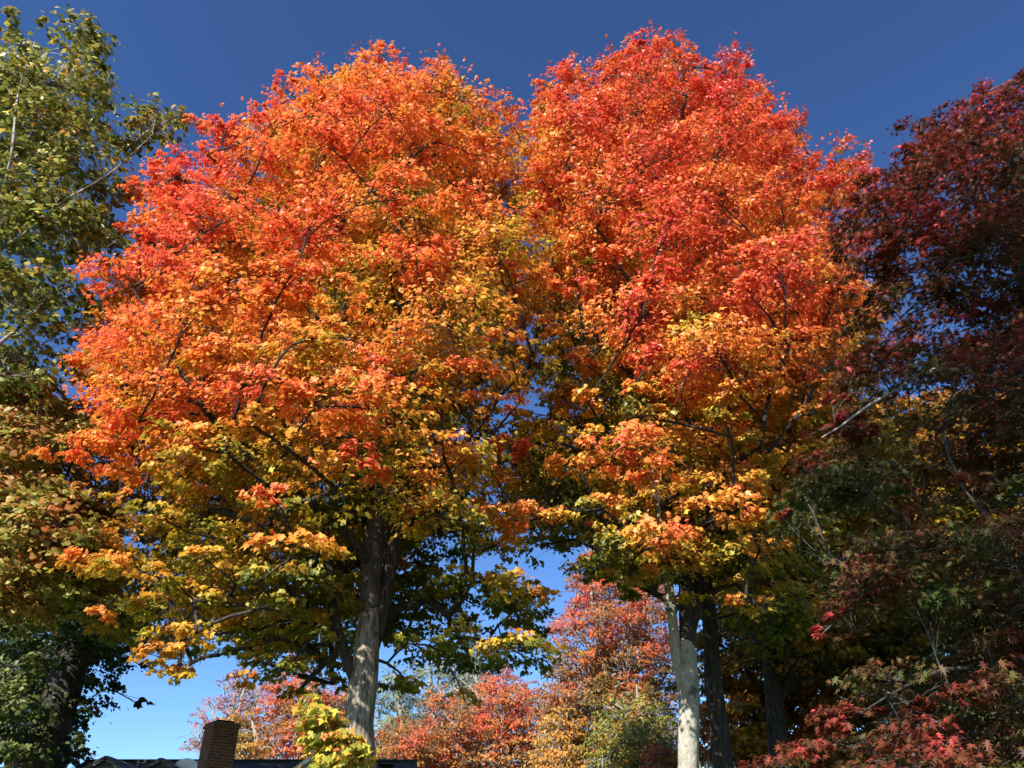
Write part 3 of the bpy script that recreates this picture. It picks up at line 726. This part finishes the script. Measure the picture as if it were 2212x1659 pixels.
FP = [(1840,505,60,30,.64,-.3),(1900,450,60,34,.66,-.3),(1870,590,60,32,.56,-.3),(1935,545,60,34,.6,-.4),(1850,690,50,30,.45,-.3),(1910,640,50,34,.5,-.3),(1900,520,50,30,.62,-.5),(1990,740,110,34,.84,-.4),(1960,470,70,20,.84,-.5),(1880,790,80,28,.70,-.5),(1800,862,30,22,.82,-.6),(1830,905,30,25,.85,-.6),(1870,930,60,18,.68,-.6),(1770,925,40,20,.72,-.5),(1760,1000,50,28,.76,-.5),(1800,1050,110,40,.26,-.7),(1880,1050,70,30,.22,-.5),(2120,970,90,40,.56,-.6),(2080,1045,60,40,.56,-.7),(2160,740,60,40,.70,-.4),(2140,670,50,30,.78,-.4),
      (1900,1250,70,22,.66,-.4),(1860,1290,50,22,.60,-.5),(1810,1330,24,16,.84,-.5),(1765,1370,12,10,.86,-.5),(1975,1170,60,20,.32,-.5),(1830,1535,70,30,.74,-.6),(1800,1570,36,26,.76,-.6),(2050,1500,70,34,.70,-.6),(2000,1540,30,30,.66,-.5),(1900,1480,40,20,.42,-.4),(1690,1640,70,22,.72,-.4),(1740,1620,70,26,.62,-.3),(1690,1110,20,14,.85,-.6),(1880,540,60,26,.8,-.6),(1840,470,40,30,.72,-.4),(1990,640,80,30,.5,-.4),(2100,560,80,34,.6,-.4),(2010,330,70,36,.76,-.5),(2120,240,70,36,.84,-.5),(1990,260,46,20,.72,-.2),(1970,400,60,34,.72,-.5),(2150,400,60,40,.6,-.4),(1880,410,50,30,.72,-.4)]
HP = [(1950,960,110,40),(1900,880,100,30),(2000,870,90,40),(1830,1180,60,30),(1770,820,20,20),(2060,1230,60,26),(1900,1150,40,22),(1740,1450,50,120),(1900,1400,60,40)]
make_tree("maple_tree", "dark red maple with drooping pointed leaves and thin pale branches", "maple tree", 9.0, stP, POLY_P, 41, PAL_P, tfP, 260, 260, .090, SHARP, LEAF_DARK, BARK_DARK, BARK_GREY, stem_mats=[BARK_DARK, BARK_TAN, BARK_GREY, BARK_DARK], nz=.95, nrand=.5, nout=.35,
          hmax=1.7, b_r=(.40, .72), b_flat=.34, feats=FP, holes=HP, spacing=.52, droop=1.1, twig_r=.004, up=.12, limbs_min=.006, sub=12, blur=.20, bright=.22)

# out-of-frame maple, added overhead to cast shade on the dark red one
stN = [(np.array([[4.6, -2.2, 0], [4.5, -2.1, 3], [4.2, -1.6, 6], [3.6, -.4, 8.5], [3.0, 1.0, 11.5]]), np.array([.28, .24, .19, .13, .05]))]
NB = []
rsn = np.random.RandomState(5)
nroot = thing("maple_tree", (4.6, -2.2, 0), "unseen dark red maple added overhead to shade the pointed leaves", "maple tree")
tn = Tubes(); S_, R_ = spline(stN[0][0], 30), np.interp(np.linspace(0, 1, 30), np.linspace(0, 1, 5), stN[0][1]); tn.tube(S_, R_, 20, .04, 3)
tn.build("trunk", BARK_GREY, nroot)
tl = Tubes(); cs = []
while len(cs) < 95:
    q = rsn.uniform(-1, 1, 3)
    if q @ q > 1: continue
    c_ = np.array([2.6, 1.2, 11.4]) + q * [3.6, 3.6, 2.8]
    uu_, vv_ = proj(c_)
    if c_[1] > -.5 and vv_ > -330: continue
    cs.append(c_)
cs = np.array(cs)
for c_ in cs:
    k_ = int(np.argmin(np.linalg.norm(S_ - c_, axis=1) + np.where(S_[:, 2] > c_[2] - .2, 3, 0) + np.where(S_[:, 2] < 5.5, 9, 0)))
    a_ = S_[k_]; m_ = (a_ + c_) / 2 + [0, 0, .3]; t_ = np.linspace(0, 1, 7)[:, None]
    tl.tube((1 - t_) ** 2 * a_ + 2 * t_ * (1 - t_) * m_ + t_ ** 2 * c_, np.linspace(.04, .008, 7), 6)
pk = rsn.randint(0, len(cs), 23000)
pn = cs[pk] + rsn.randn(23000, 3) * [.42, .42, .2]
tl.build("limb", BARK_GREY, nroot)
leaves("crown", pn, rsn.randn(23000, 3) * .5 + [0, 0, .8], rsn.randn(23000, 3) * .6 + [0, 0, -.6], .11 * rsn.uniform(.7, 1.2, 23000), PAL_P(np.clip(.7 + rsn.randn(23000) * .15, 0, 1)), SHARP, LEAF_DARK, nroot)
settle(nroot)

# ------------------------------------------------------------------ sycamore at the picture's edge
POLY_S = [(-90,40),(-20,60),(30,50),(70,95),(90,110),(110,80),(150,40),(195,30),(245,70),(235,130),(250,170),(245,200),(225,250),(255,290),(310,230),(345,235),(400,230),(412,262),(360,300),(300,320),(255,370),(300,400),(290,450),(240,470),(270,520),(230,580),(190,620),(200,690),(170,740),(140,760),(150,830),(60,850),(-20,830),(-60,800)]
stS = [(np.array([[-14.6, 16, 0], [-14.4, 16, 3], [-13.9, 16, 8], list(pix(-60, 640, 16)), list(pix(10, 400, 16)), list(pix(90, 250, 16)), list(pix(150, 110, 16))]), np.array([0.420, 0.360, 0.280, 0.105, 0.062, 0.037, 0.012])),
       (np.array([[-13.9, 16, 8], list(pix(-30, 560, 15.2)), list(pix(60, 500, 14.8)), list(pix(130, 440, 14.6)), list(pix(230, 380, 14.4)), list(pix(330, 290, 14.4))]), np.array([0.062, 0.053, 0.043, 0.034, 0.022, 0.007])),
       (np.array([[-14.1, 16, 6], list(pix(-20, 760, 14)), list(pix(60, 690, 15.2)), list(pix(150, 600, 15)), list(pix(250, 520, 15))]), np.array([0.062, 0.050, 0.037, 0.025, 0.007])),
       (np.array([list(pix(-30, 540, 16)), list(pix(20, 360, 14.2)), list(pix(40, 200, 14)), list(pix(75, 90, 14))]), np.array([0.056, 0.037, 0.025, 0.009]))]
def tfS(u, v, P):
    return np.interp(v, [50, 350, 600, 850], [.55, .52, .36, .28]) + .08 * np.sin(u * .03 + v * .02)
FS = [(190,70,45,40,.5,-.2),(150,180,80,50,.52,-.6),(220,130,30,60,.48,-.2),(340,262,60,28,.44,-.2),(390,255,30,18,.44,-.1),(50,140,60,50,.5,-.5),(110,260,70,50,.58,-.7),(200,350,70,40,.56,-.7),(290,300,40,30,.46,-.4),(100,400,90,45,.5,-.8),(250,420,50,30,.45,-.4),(150,500,80,40,.45,-.7),(220,480,50,26,.42,-.4),(30,40,20,20,.5,0),(90,42,10,14,.5,0)]
make_tree("sycamore_tree", "tall yellow green sycamore with whitish branches against the blue sky", "sycamore tree", 16, stS, POLY_S, 53, PAL_S, tfS, 105, 120, .17, BROAD, LEAF_GLOSS, BARK_WHITE, None,
          hmax=2.4, b_r=(.55, .95), b_flat=.6, feats=FS, spacing=.78, droop=.4, twig_r=.006, jitter=.2, bright=.28, sub=10, blur=.24, limbs_min=.010)

# ------------------------------------------------------------------ olive maple under the sycamore
POLY_O = [(-90,800),(40,770),(130,840),(220,880),(275,920),(260,980),(170,990),(220,1050),(262,1110),(280,1240),(300,1340),(240,1380),(160,1330),(60,1360),(-60,1420)]
stO = [(np.array([[-14.6, 18, 0], [-14.5, 18, 3], [-14.2, 18, 6.5], list(pix(-40, 900, 17.8)), list(pix(60, 830, 17.4))]), np.array([.28, .24, .18, .1, .03])),
       (np.array([[-14.4, 18, 4.5], list(pix(-30, 1200, 17.6)), list(pix(80, 1130, 17.2)), list(pix(170, 1080, 17))]), np.array([.12, .09, .06, .02]))]
make_tree("maple_tree", "olive and russet maple crown low down under the yellow green sycamore", "maple tree", 17.8, stO, POLY_O, 59, PAL_O, lambda u, v, P: np.interp(v, [780, 950, 1150, 1350], [.46, .60, .58, .45]) + .10 * np.sin(u * .03 + v * .02), 150, 240, .14, BROAD, LEAF, BARK_DARK, None,
          hmax=2.6, b_r=(.6, 1.1), spacing=.8, jitter=.16)

# ------------------------------------------------------------------ dark trunked tree with small dark leaves
POLY_L = [(-60,1200),(0,1180),(120,1160),(200,1060),(250,1090),(260,1180),(300,1280),(370,1290),(350,1380),(300,1410),(345,1490),(320,1530),(270,1450),(250,1430),(240,1500),(205,1540),(180,1560),(190,1650),(150,1700),(-60,1750)]
stL = [stem_px([(85,1659,.62),(110,1560,.56),(150,1450,.46),(165,1390,.36),(205,1330,.24),(235,1240,.17),(250,1150,.10),(245,1080,.04)], 24),
       stem_px([(160,1440,.20),(215,1405,.22),(265,1350,.15),(300,1300,.10),(330,1260,.03)], 24, [0,-.2,-.4,-.6,-.8]),
       stem_px([(150,1450,.26),(130,1380,.20),(90,1300,.13),(50,1220,.05)], 24, [0,-.2,-.6,-1]),
       stem_px([(110,1560,.16),(60,1500,.14),(0,1440,.10),(-60,1380,.04)], 24, [0,-.3,-.6,-1])]
FL = [(310,1520,16,16,.1,-.2),(320,1440,16,40,.1,-.1),(225,1480,40,24,.2,-.2),(180,1530,40,30,.2,-.2),(250,1400,40,24,.6,-.6),(60,1300,60,40,.7,-.8),(90,1420,40,40,.75,-.8),(180,1340,50,30,.5,-.5),(300,1320,50,30,.5,-.4),(40,1580,40,40,.3,-.5),(160,1610,30,40,.3,-.2)]
make_tree("shade_tree", "thick leaning dark trunk tree with small dark green leaves beside the gables", "tree", 24, stL, POLY_L, 61, PAL_G, lambda u, v, P: np.interp(u, [0, 150, 330], [.5, .36, .2]) + .12 * np.sin(u * .04 + v * .03), 105, 190, .13, BROAD, LEAF, BARK_DARK, None,
          up=.0, clear=[(130, 50, 1360)], hmax=2.4, b_r=(.7, 1.2), feats=FL, spacing=.85, holes=[(290,1460,26,60),(340,1450,30,60)], jitter=.18)
stL2 = [stem_px([(22,1659,.20),(28,1600,.19),(38,1540,.17),(48,1470,.12),(60,1380,.05)], 30)]
make_tree("slender_tree", "slender tree with pale sunlit trunk beside the thick dark trunk", "tree", 30, stL2, [(-120,1380),(60,1340),(120,1420),(110,1540),(60,1590),(-120,1600)], 67, PAL_G, lambda u, v, P: u * 0 + .4, 46, 180, .15, OVAL, LEAF_GLOSS, BARK_PALE, None, hmax=1.8, b_r=(.8, 1.3), spacing=1.0)

# ------------------------------------------------------------------ sapling in front of the furrowed trunk
POLY_Q = [(645,1520),(690,1500),(725,1555),(765,1585),(788,1640),(790,1760),(738,1760),(718,1655),(690,1615),(655,1580)]
stQ = [(np.array([list(pix(775, 1800, 10.5)) [:2] + [0.0], list(pix(770, 1740, 10.5)), list(pix(745, 1640, 10.5)), list(pix(700, 1580, 10.5)), list(pix(675, 1530, 10.5))]), np.array([.045, .035, .022, .014, .005]))]
PAL_Q = palette([(0, (.16, .20, .03)), (.4, (.42, .38, .04)), (.7, (.66, .36, .05)), (1, (.70, .16, .06))])
make_tree("maple_sapling", "maple sapling with large yellow and orange leaves before the furrowed trunk", "sapling", 10.5, stQ, POLY_Q, 71, PAL_Q, lambda u, v, P: u * 0 + .45, 34, 50, .105, MAPLE, LEAF, BARK_GREY, None,
          hmax=.5, b_r=(.22, .34), b_flat=.5, spacing=.2, twig_r=.003, jitter=.25, limbs_min=.004, droop=.8, sub=6, blur=.35)

# ------------------------------------------------------------------ woods behind
def mono(c, var=.5):
    c = np.array(c)
    return palette([(0, tuple(c * np.array([.55, .7, .8]))), (.5, tuple(c)), (1, tuple(np.minimum(c * np.array([1.25, 1.0, 1.0]), .8)))])
def wood(label, D, stems, poly, seed, pal, nb, nlv, leaf=.26, sparse=1.0, bark=BARK_TAN, tf=None, **kw):
    nb = int(nb * 1.25); nlv = nlv * .62
    a = dict(hmax=3.2, b_r=(.6, 1.35), spacing=.95, inset=.05, b_flat=.5, jitter=.18, twig_r=.012, limbs_min=.022, sub=9, blur=.22, group="trees in the woods behind the house")
    a.update(kw)
    return make_tree(a.pop("name", "autumn_tree"), label, "tree", D, stems, poly, seed, pal, tf or (lambda u, v, P: u * 0 + .5 + .2 * np.sin(u * .06 + v * .05)), nb, int(nlv * 1.4), leaf * .8, a.pop("shape", OVAL), a.pop("lmat", LEAF), bark, None, sparse=sparse, **a)
RED = palette([(0, (.30, .17, .03)), (.35, (.48, .19, .035)), (.65, (.56, .13, .04)), (1, (.56, .075, .045))])
PINK = palette([(0, (.45, .10, .08)), (1, (.62, .10, .12))])
GOLD = palette([(0, (.22, .16, .03)), (.5, (.46, .27, .05)), (1, (.60, .26, .04))])
RUST = palette([(0, (.16, .13, .03)), (.35, (.34, .16, .035)), (.7, (.52, .13, .035)), (1, (.55, .07, .04))])
LIME = palette([(0, (.09, .12, .02)), (.45, (.24, .25, .04)), (.75, (.40, .28, .04)), (1, (.52, .14, .04))])
SAGE = palette([(0, (.13, .17, .09)), (.5, (.22, .26, .13)), (1, (.32, .33, .15))])
DGRN = palette([(0, (.09, .13, .09)), (1, (.17, .22, .14))])
wood("thinly leaved pinkish tree with bare twigs beside the brick chimney", 60, [stem_px([(490,1659,.26),(500,1600,.22),(515,1540,.16),(530,1480,.08),(545,1430,.03)], 60), stem_px([(495,1620,.14),(470,1560,.10),(450,1520,.04)], 60)],
     [(400,1640),(405,1560),(440,1510),(490,1450),(550,1425),(570,1480),(560,1600),(540,1680),(410,1680)], 101, PINK, 60, 34, .24, twigs_per=50, twig_r=.02, limbs_min=.03)
wood("golden tree half hidden behind the brick chimney", 56, [stem_px([(560,1659,.22),(555,1600,.18),(545,1560,.08)], 56)], [(470,1600),(490,1535),(545,1520),(590,1560),(590,1690),(470,1690)], 103, GOLD, 40, 130, .24)
wood("flame red tree between the chimney and the furrowed trunk", 54, [stem_px([(655,1659,.30),(655,1600,.26),(650,1520,.18),(640,1450,.08),(635,1420,.03)], 54), stem_px([(655,1640,.18),(700,1580,.14),(730,1520,.06)], 54)],
     [(548,1690),(560,1600),(555,1510),(580,1470),(610,1440),(625,1395),(650,1440),(690,1450),(720,1470),(755,1480),(800,1560),(800,1690)], 107, RED, 120, 170, .24, tf=lambda u, v, P: .55 + .22 * np.sin(u * .05 + v * .04) - .2 * (np.abs(u - 720) < 30))
wood("feathery grey green tree right of the furrowed trunk", 70, [stem_px([(865,1659,.3),(868,1580,.24),(860,1500,.14),(850,1430,.05)], 70)], [(800,1690),(805,1500),(830,1440),(860,1430),(890,1470),(910,1500),(905,1600),(880,1690)], 109, SAGE, 70, 120, .28, b_flat=.7, sparse=.9)
wood("tall pale green tree with bare upright stems", 75, [stem_px([(940,1659,.3),(938,1580,.26),(930,1480,.18),(935,1400,.07)], 75), stem_px([(945,1640,.2),(970,1540,.16),(985,1440,.07)], 75), stem_px([(930,1620,.16),(905,1540,.12),(890,1460,.05)], 75)],
     [(880,1690),(890,1480),(880,1440),(930,1400),(960,1420),(1000,1420),(1020,1440),(1040,1500),(1040,1690)], 113, SAGE, 80, 90, .28, b_flat=.8, bark=BARK_WHITE, twigs_per=30, twig_r=.02)
wood("blue green pine top showing between the two great maples", 82, [stem_px([(1025,1659,.34),(1024,1560,.26),(1020,1440,.14),(1016,1345,.04)], 82)], [(985,1690),(990,1450),(960,1425),(1000,1390),(995,1340),(1015,1325),(1040,1345),(1040,1400),(1070,1420),(1060,1480),(1060,1690)], 127, DGRN, 90, 110, .3, b_flat=.6, bark=BARK_GREY)
wood("bare grey brown tree beneath the pine top", 66, [stem_px([(1040,1659,.26),(1035,1560,.18),(1030,1480,.10),(1025,1420,.03)], 66), stem_px([(1060,1600,.10),(1045,1520,.08),(1010,1480,.05),(985,1460,.02)], 66)], [(970,1690),(965,1500),(1000,1440),(1060,1430),(1090,1480),(1090,1690)], 131, SAGE, 60, 18, .24, bark=BARK_TAN, twigs_per=60, twig_r=.02, limbs_min=.03)
wood("low burnt orange tree above the grey shingle roof", 50, [stem_px([(870,1659,.22),(868,1620,.16),(865,1580,.06)], 50)], [(805,1700),(805,1590),(840,1560),(880,1545),(930,1560),(960,1600),(950,1700)], 137, RUST, 60, 170, .22)
wood("crimson tree with pale stems above the end of the roof", 52, [stem_px([(965,1659,.2),(960,1600,.16),(955,1530,.10),(950,1470,.04)], 52), stem_px([(970,1659,.16),(985,1590,.14),(1000,1520,.07)], 52), stem_px([(960,1640,.12),(940,1560,.10),(930,1500,.04)], 52)],
     [(890,1700),(900,1580),(920,1500),(935,1470),(960,1480),(1000,1500),(1040,1560),(1040,1700)], 139, RED, 80, 110, .22, bark=BARK_WHITE, twigs_per=24)
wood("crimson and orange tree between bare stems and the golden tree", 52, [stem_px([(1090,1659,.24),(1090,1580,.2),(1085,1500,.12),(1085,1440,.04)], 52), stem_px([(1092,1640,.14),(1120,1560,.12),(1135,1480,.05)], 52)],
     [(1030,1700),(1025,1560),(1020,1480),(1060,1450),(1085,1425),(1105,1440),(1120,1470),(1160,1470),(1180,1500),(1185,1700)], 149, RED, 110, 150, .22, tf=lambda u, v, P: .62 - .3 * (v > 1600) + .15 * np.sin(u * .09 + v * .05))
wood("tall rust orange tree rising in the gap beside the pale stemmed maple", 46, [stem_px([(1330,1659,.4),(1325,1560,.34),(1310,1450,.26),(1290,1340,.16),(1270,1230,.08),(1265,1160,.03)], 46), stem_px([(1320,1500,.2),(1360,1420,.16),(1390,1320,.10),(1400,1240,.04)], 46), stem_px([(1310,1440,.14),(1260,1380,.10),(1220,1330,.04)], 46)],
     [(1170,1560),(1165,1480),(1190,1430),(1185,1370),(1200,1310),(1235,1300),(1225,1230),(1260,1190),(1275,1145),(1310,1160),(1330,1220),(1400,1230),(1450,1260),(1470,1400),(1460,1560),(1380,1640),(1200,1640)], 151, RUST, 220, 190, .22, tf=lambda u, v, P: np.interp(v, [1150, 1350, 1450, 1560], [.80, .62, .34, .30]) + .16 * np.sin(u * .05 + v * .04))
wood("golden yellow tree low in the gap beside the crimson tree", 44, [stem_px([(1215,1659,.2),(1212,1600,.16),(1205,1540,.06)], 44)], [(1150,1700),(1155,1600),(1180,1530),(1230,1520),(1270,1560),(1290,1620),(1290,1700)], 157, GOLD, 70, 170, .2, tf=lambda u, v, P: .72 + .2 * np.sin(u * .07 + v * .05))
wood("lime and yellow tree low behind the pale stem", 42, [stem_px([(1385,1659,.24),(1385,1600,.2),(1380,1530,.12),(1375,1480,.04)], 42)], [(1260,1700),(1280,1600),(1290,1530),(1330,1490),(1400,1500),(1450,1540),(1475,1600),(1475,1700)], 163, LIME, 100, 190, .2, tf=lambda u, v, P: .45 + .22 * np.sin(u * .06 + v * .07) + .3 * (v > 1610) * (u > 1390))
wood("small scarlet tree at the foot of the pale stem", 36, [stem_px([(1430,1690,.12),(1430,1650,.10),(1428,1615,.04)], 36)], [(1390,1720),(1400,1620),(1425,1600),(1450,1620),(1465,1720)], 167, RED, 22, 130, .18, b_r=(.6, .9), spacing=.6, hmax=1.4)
# shaded trees behind the right-hand trunks
wood("tall shaded amber maple filling the space behind the dark trunks", 33, [stem_px([(1800,1659,.26),(1795,1560,.24),(1790,1450,.2),(1785,1330,.12),(1780,1200,.05)], 33), stem_px([(1792,1500,.12),(1850,1400,.10),(1900,1300,.04)], 33)],
     [(1480,1720),(1490,1500),(1500,1300),(1560,1150),(1700,1080),(1850,1050),(1950,1100),(1990,1300),(1980,1500),(1960,1720)], 173, PAL_Y, 260, 330, .21, bark=BARK_DARK, hmax=3.6, spacing=1.25, shape=MAPLE, tf=lambda u, v, P: .42 + .10 * np.sin(u * .03 + v * .02) + np.interp(v, [1400, 1650], [0, .25]), group=None)
wood("yellow maple standing deep behind the dark red maple", 29, [stem_px([(1988,1700,.3),(1985,1560,.27),(1978,1450,.24),(1968,1350,.19),(1960,1200,.13),(1955,1050,.06)], 29), stem_px([(1975,1400,.12),(2060,1280,.1),(2140,1180,.04)], 29)],
     [(1850,1500),(1840,1300),(1830,1100),(1850,950),(1950,860),(2080,820),(2230,800),(2330,900),(2330,1500),(2200,1560),(2000,1520)], 179, PAL_Y, 230, 280, .2, bark=BARK_DARK, hmax=3.6, spacing=1.2, shape=MAPLE, tf=lambda u, v, P: .56 + .12 * np.sin(u * .03 + v * .02), group=None)
wood("shadowy green tree low down under the dark red maple", 24, [stem_px([(2140,1720,.2),(2138,1600,.18),(2130,1480,.10),(2125,1400,.04)], 24)], [(1880,1760),(1890,1560),(1950,1440),(2080,1330),(2250,1320),(2400,1400),(2400,1760)], 181, PAL_G, 150, 190, .16, bark=BARK_DARK, hmax=2.6, spacing=1.0, b_r=(.8, 1.3), tf=lambda u, v, P: u * 0 + .4, group=None)

# ------------------------------------------------------------------ broken stubs
def stub(name, label, u, v, D, hw, lean, seed, zlo=0.0):
    rs = np.random.RandomState(seed)
    top = pix(u, v, D); r = hw / FOC * np.linalg.norm(top - [0, 0, CAMZ])
    base = np.array([top[0] - lean, D, 0])
    root = thing(name, base, label, "stump")
    n, m = 16, 24
    V, F = [], []
    for i in range(n):
        t = i / (n - 1)
        for j in range(m):
            a = 2 * math.pi * j / m
            rr = r * (1.25 - .35 * t) * (1 + .10 * math.sin(5 * a + 2 * t) + .05 * math.sin(11 * a))
            z = top[2] * t * (.90 if i == n - 1 else .86)
            if i == n - 1: z = top[2] * (.80 + .2 * (rs.rand() ** 2 if j % 3 else 1.0 * (.4 + .6 * rs.rand())))
            V.append((base[0] + lean * t + rr * math.cos(a), D + rr * math.sin(a) * .8, z))
    for i in range(n - 1):
        for j in range(m): F.append([i * m + j, i * m + (j + 1) % m, (i + 1) * m + (j + 1) % m, (i + 1) * m + j])
    V.append((base[0] + lean, D, top[2] * .72)); c = len(V) - 1
    for j in range(m): F.append([(n - 1) * m + j, (n - 1) * m + (j + 1) % m, c])
    poly_obj("splintered_trunk", V, F, WOOD_RAW, root)
    settle(root)
stub("tree_stump", "pale split stump between the smooth stem and the dark trunk", 1520, 1618, 18.6, 15, .1, 5)
stub("tree_stump", "grey splintered stump standing under the dark red maple", 2182, 1600, 15, 16, .15, 9)
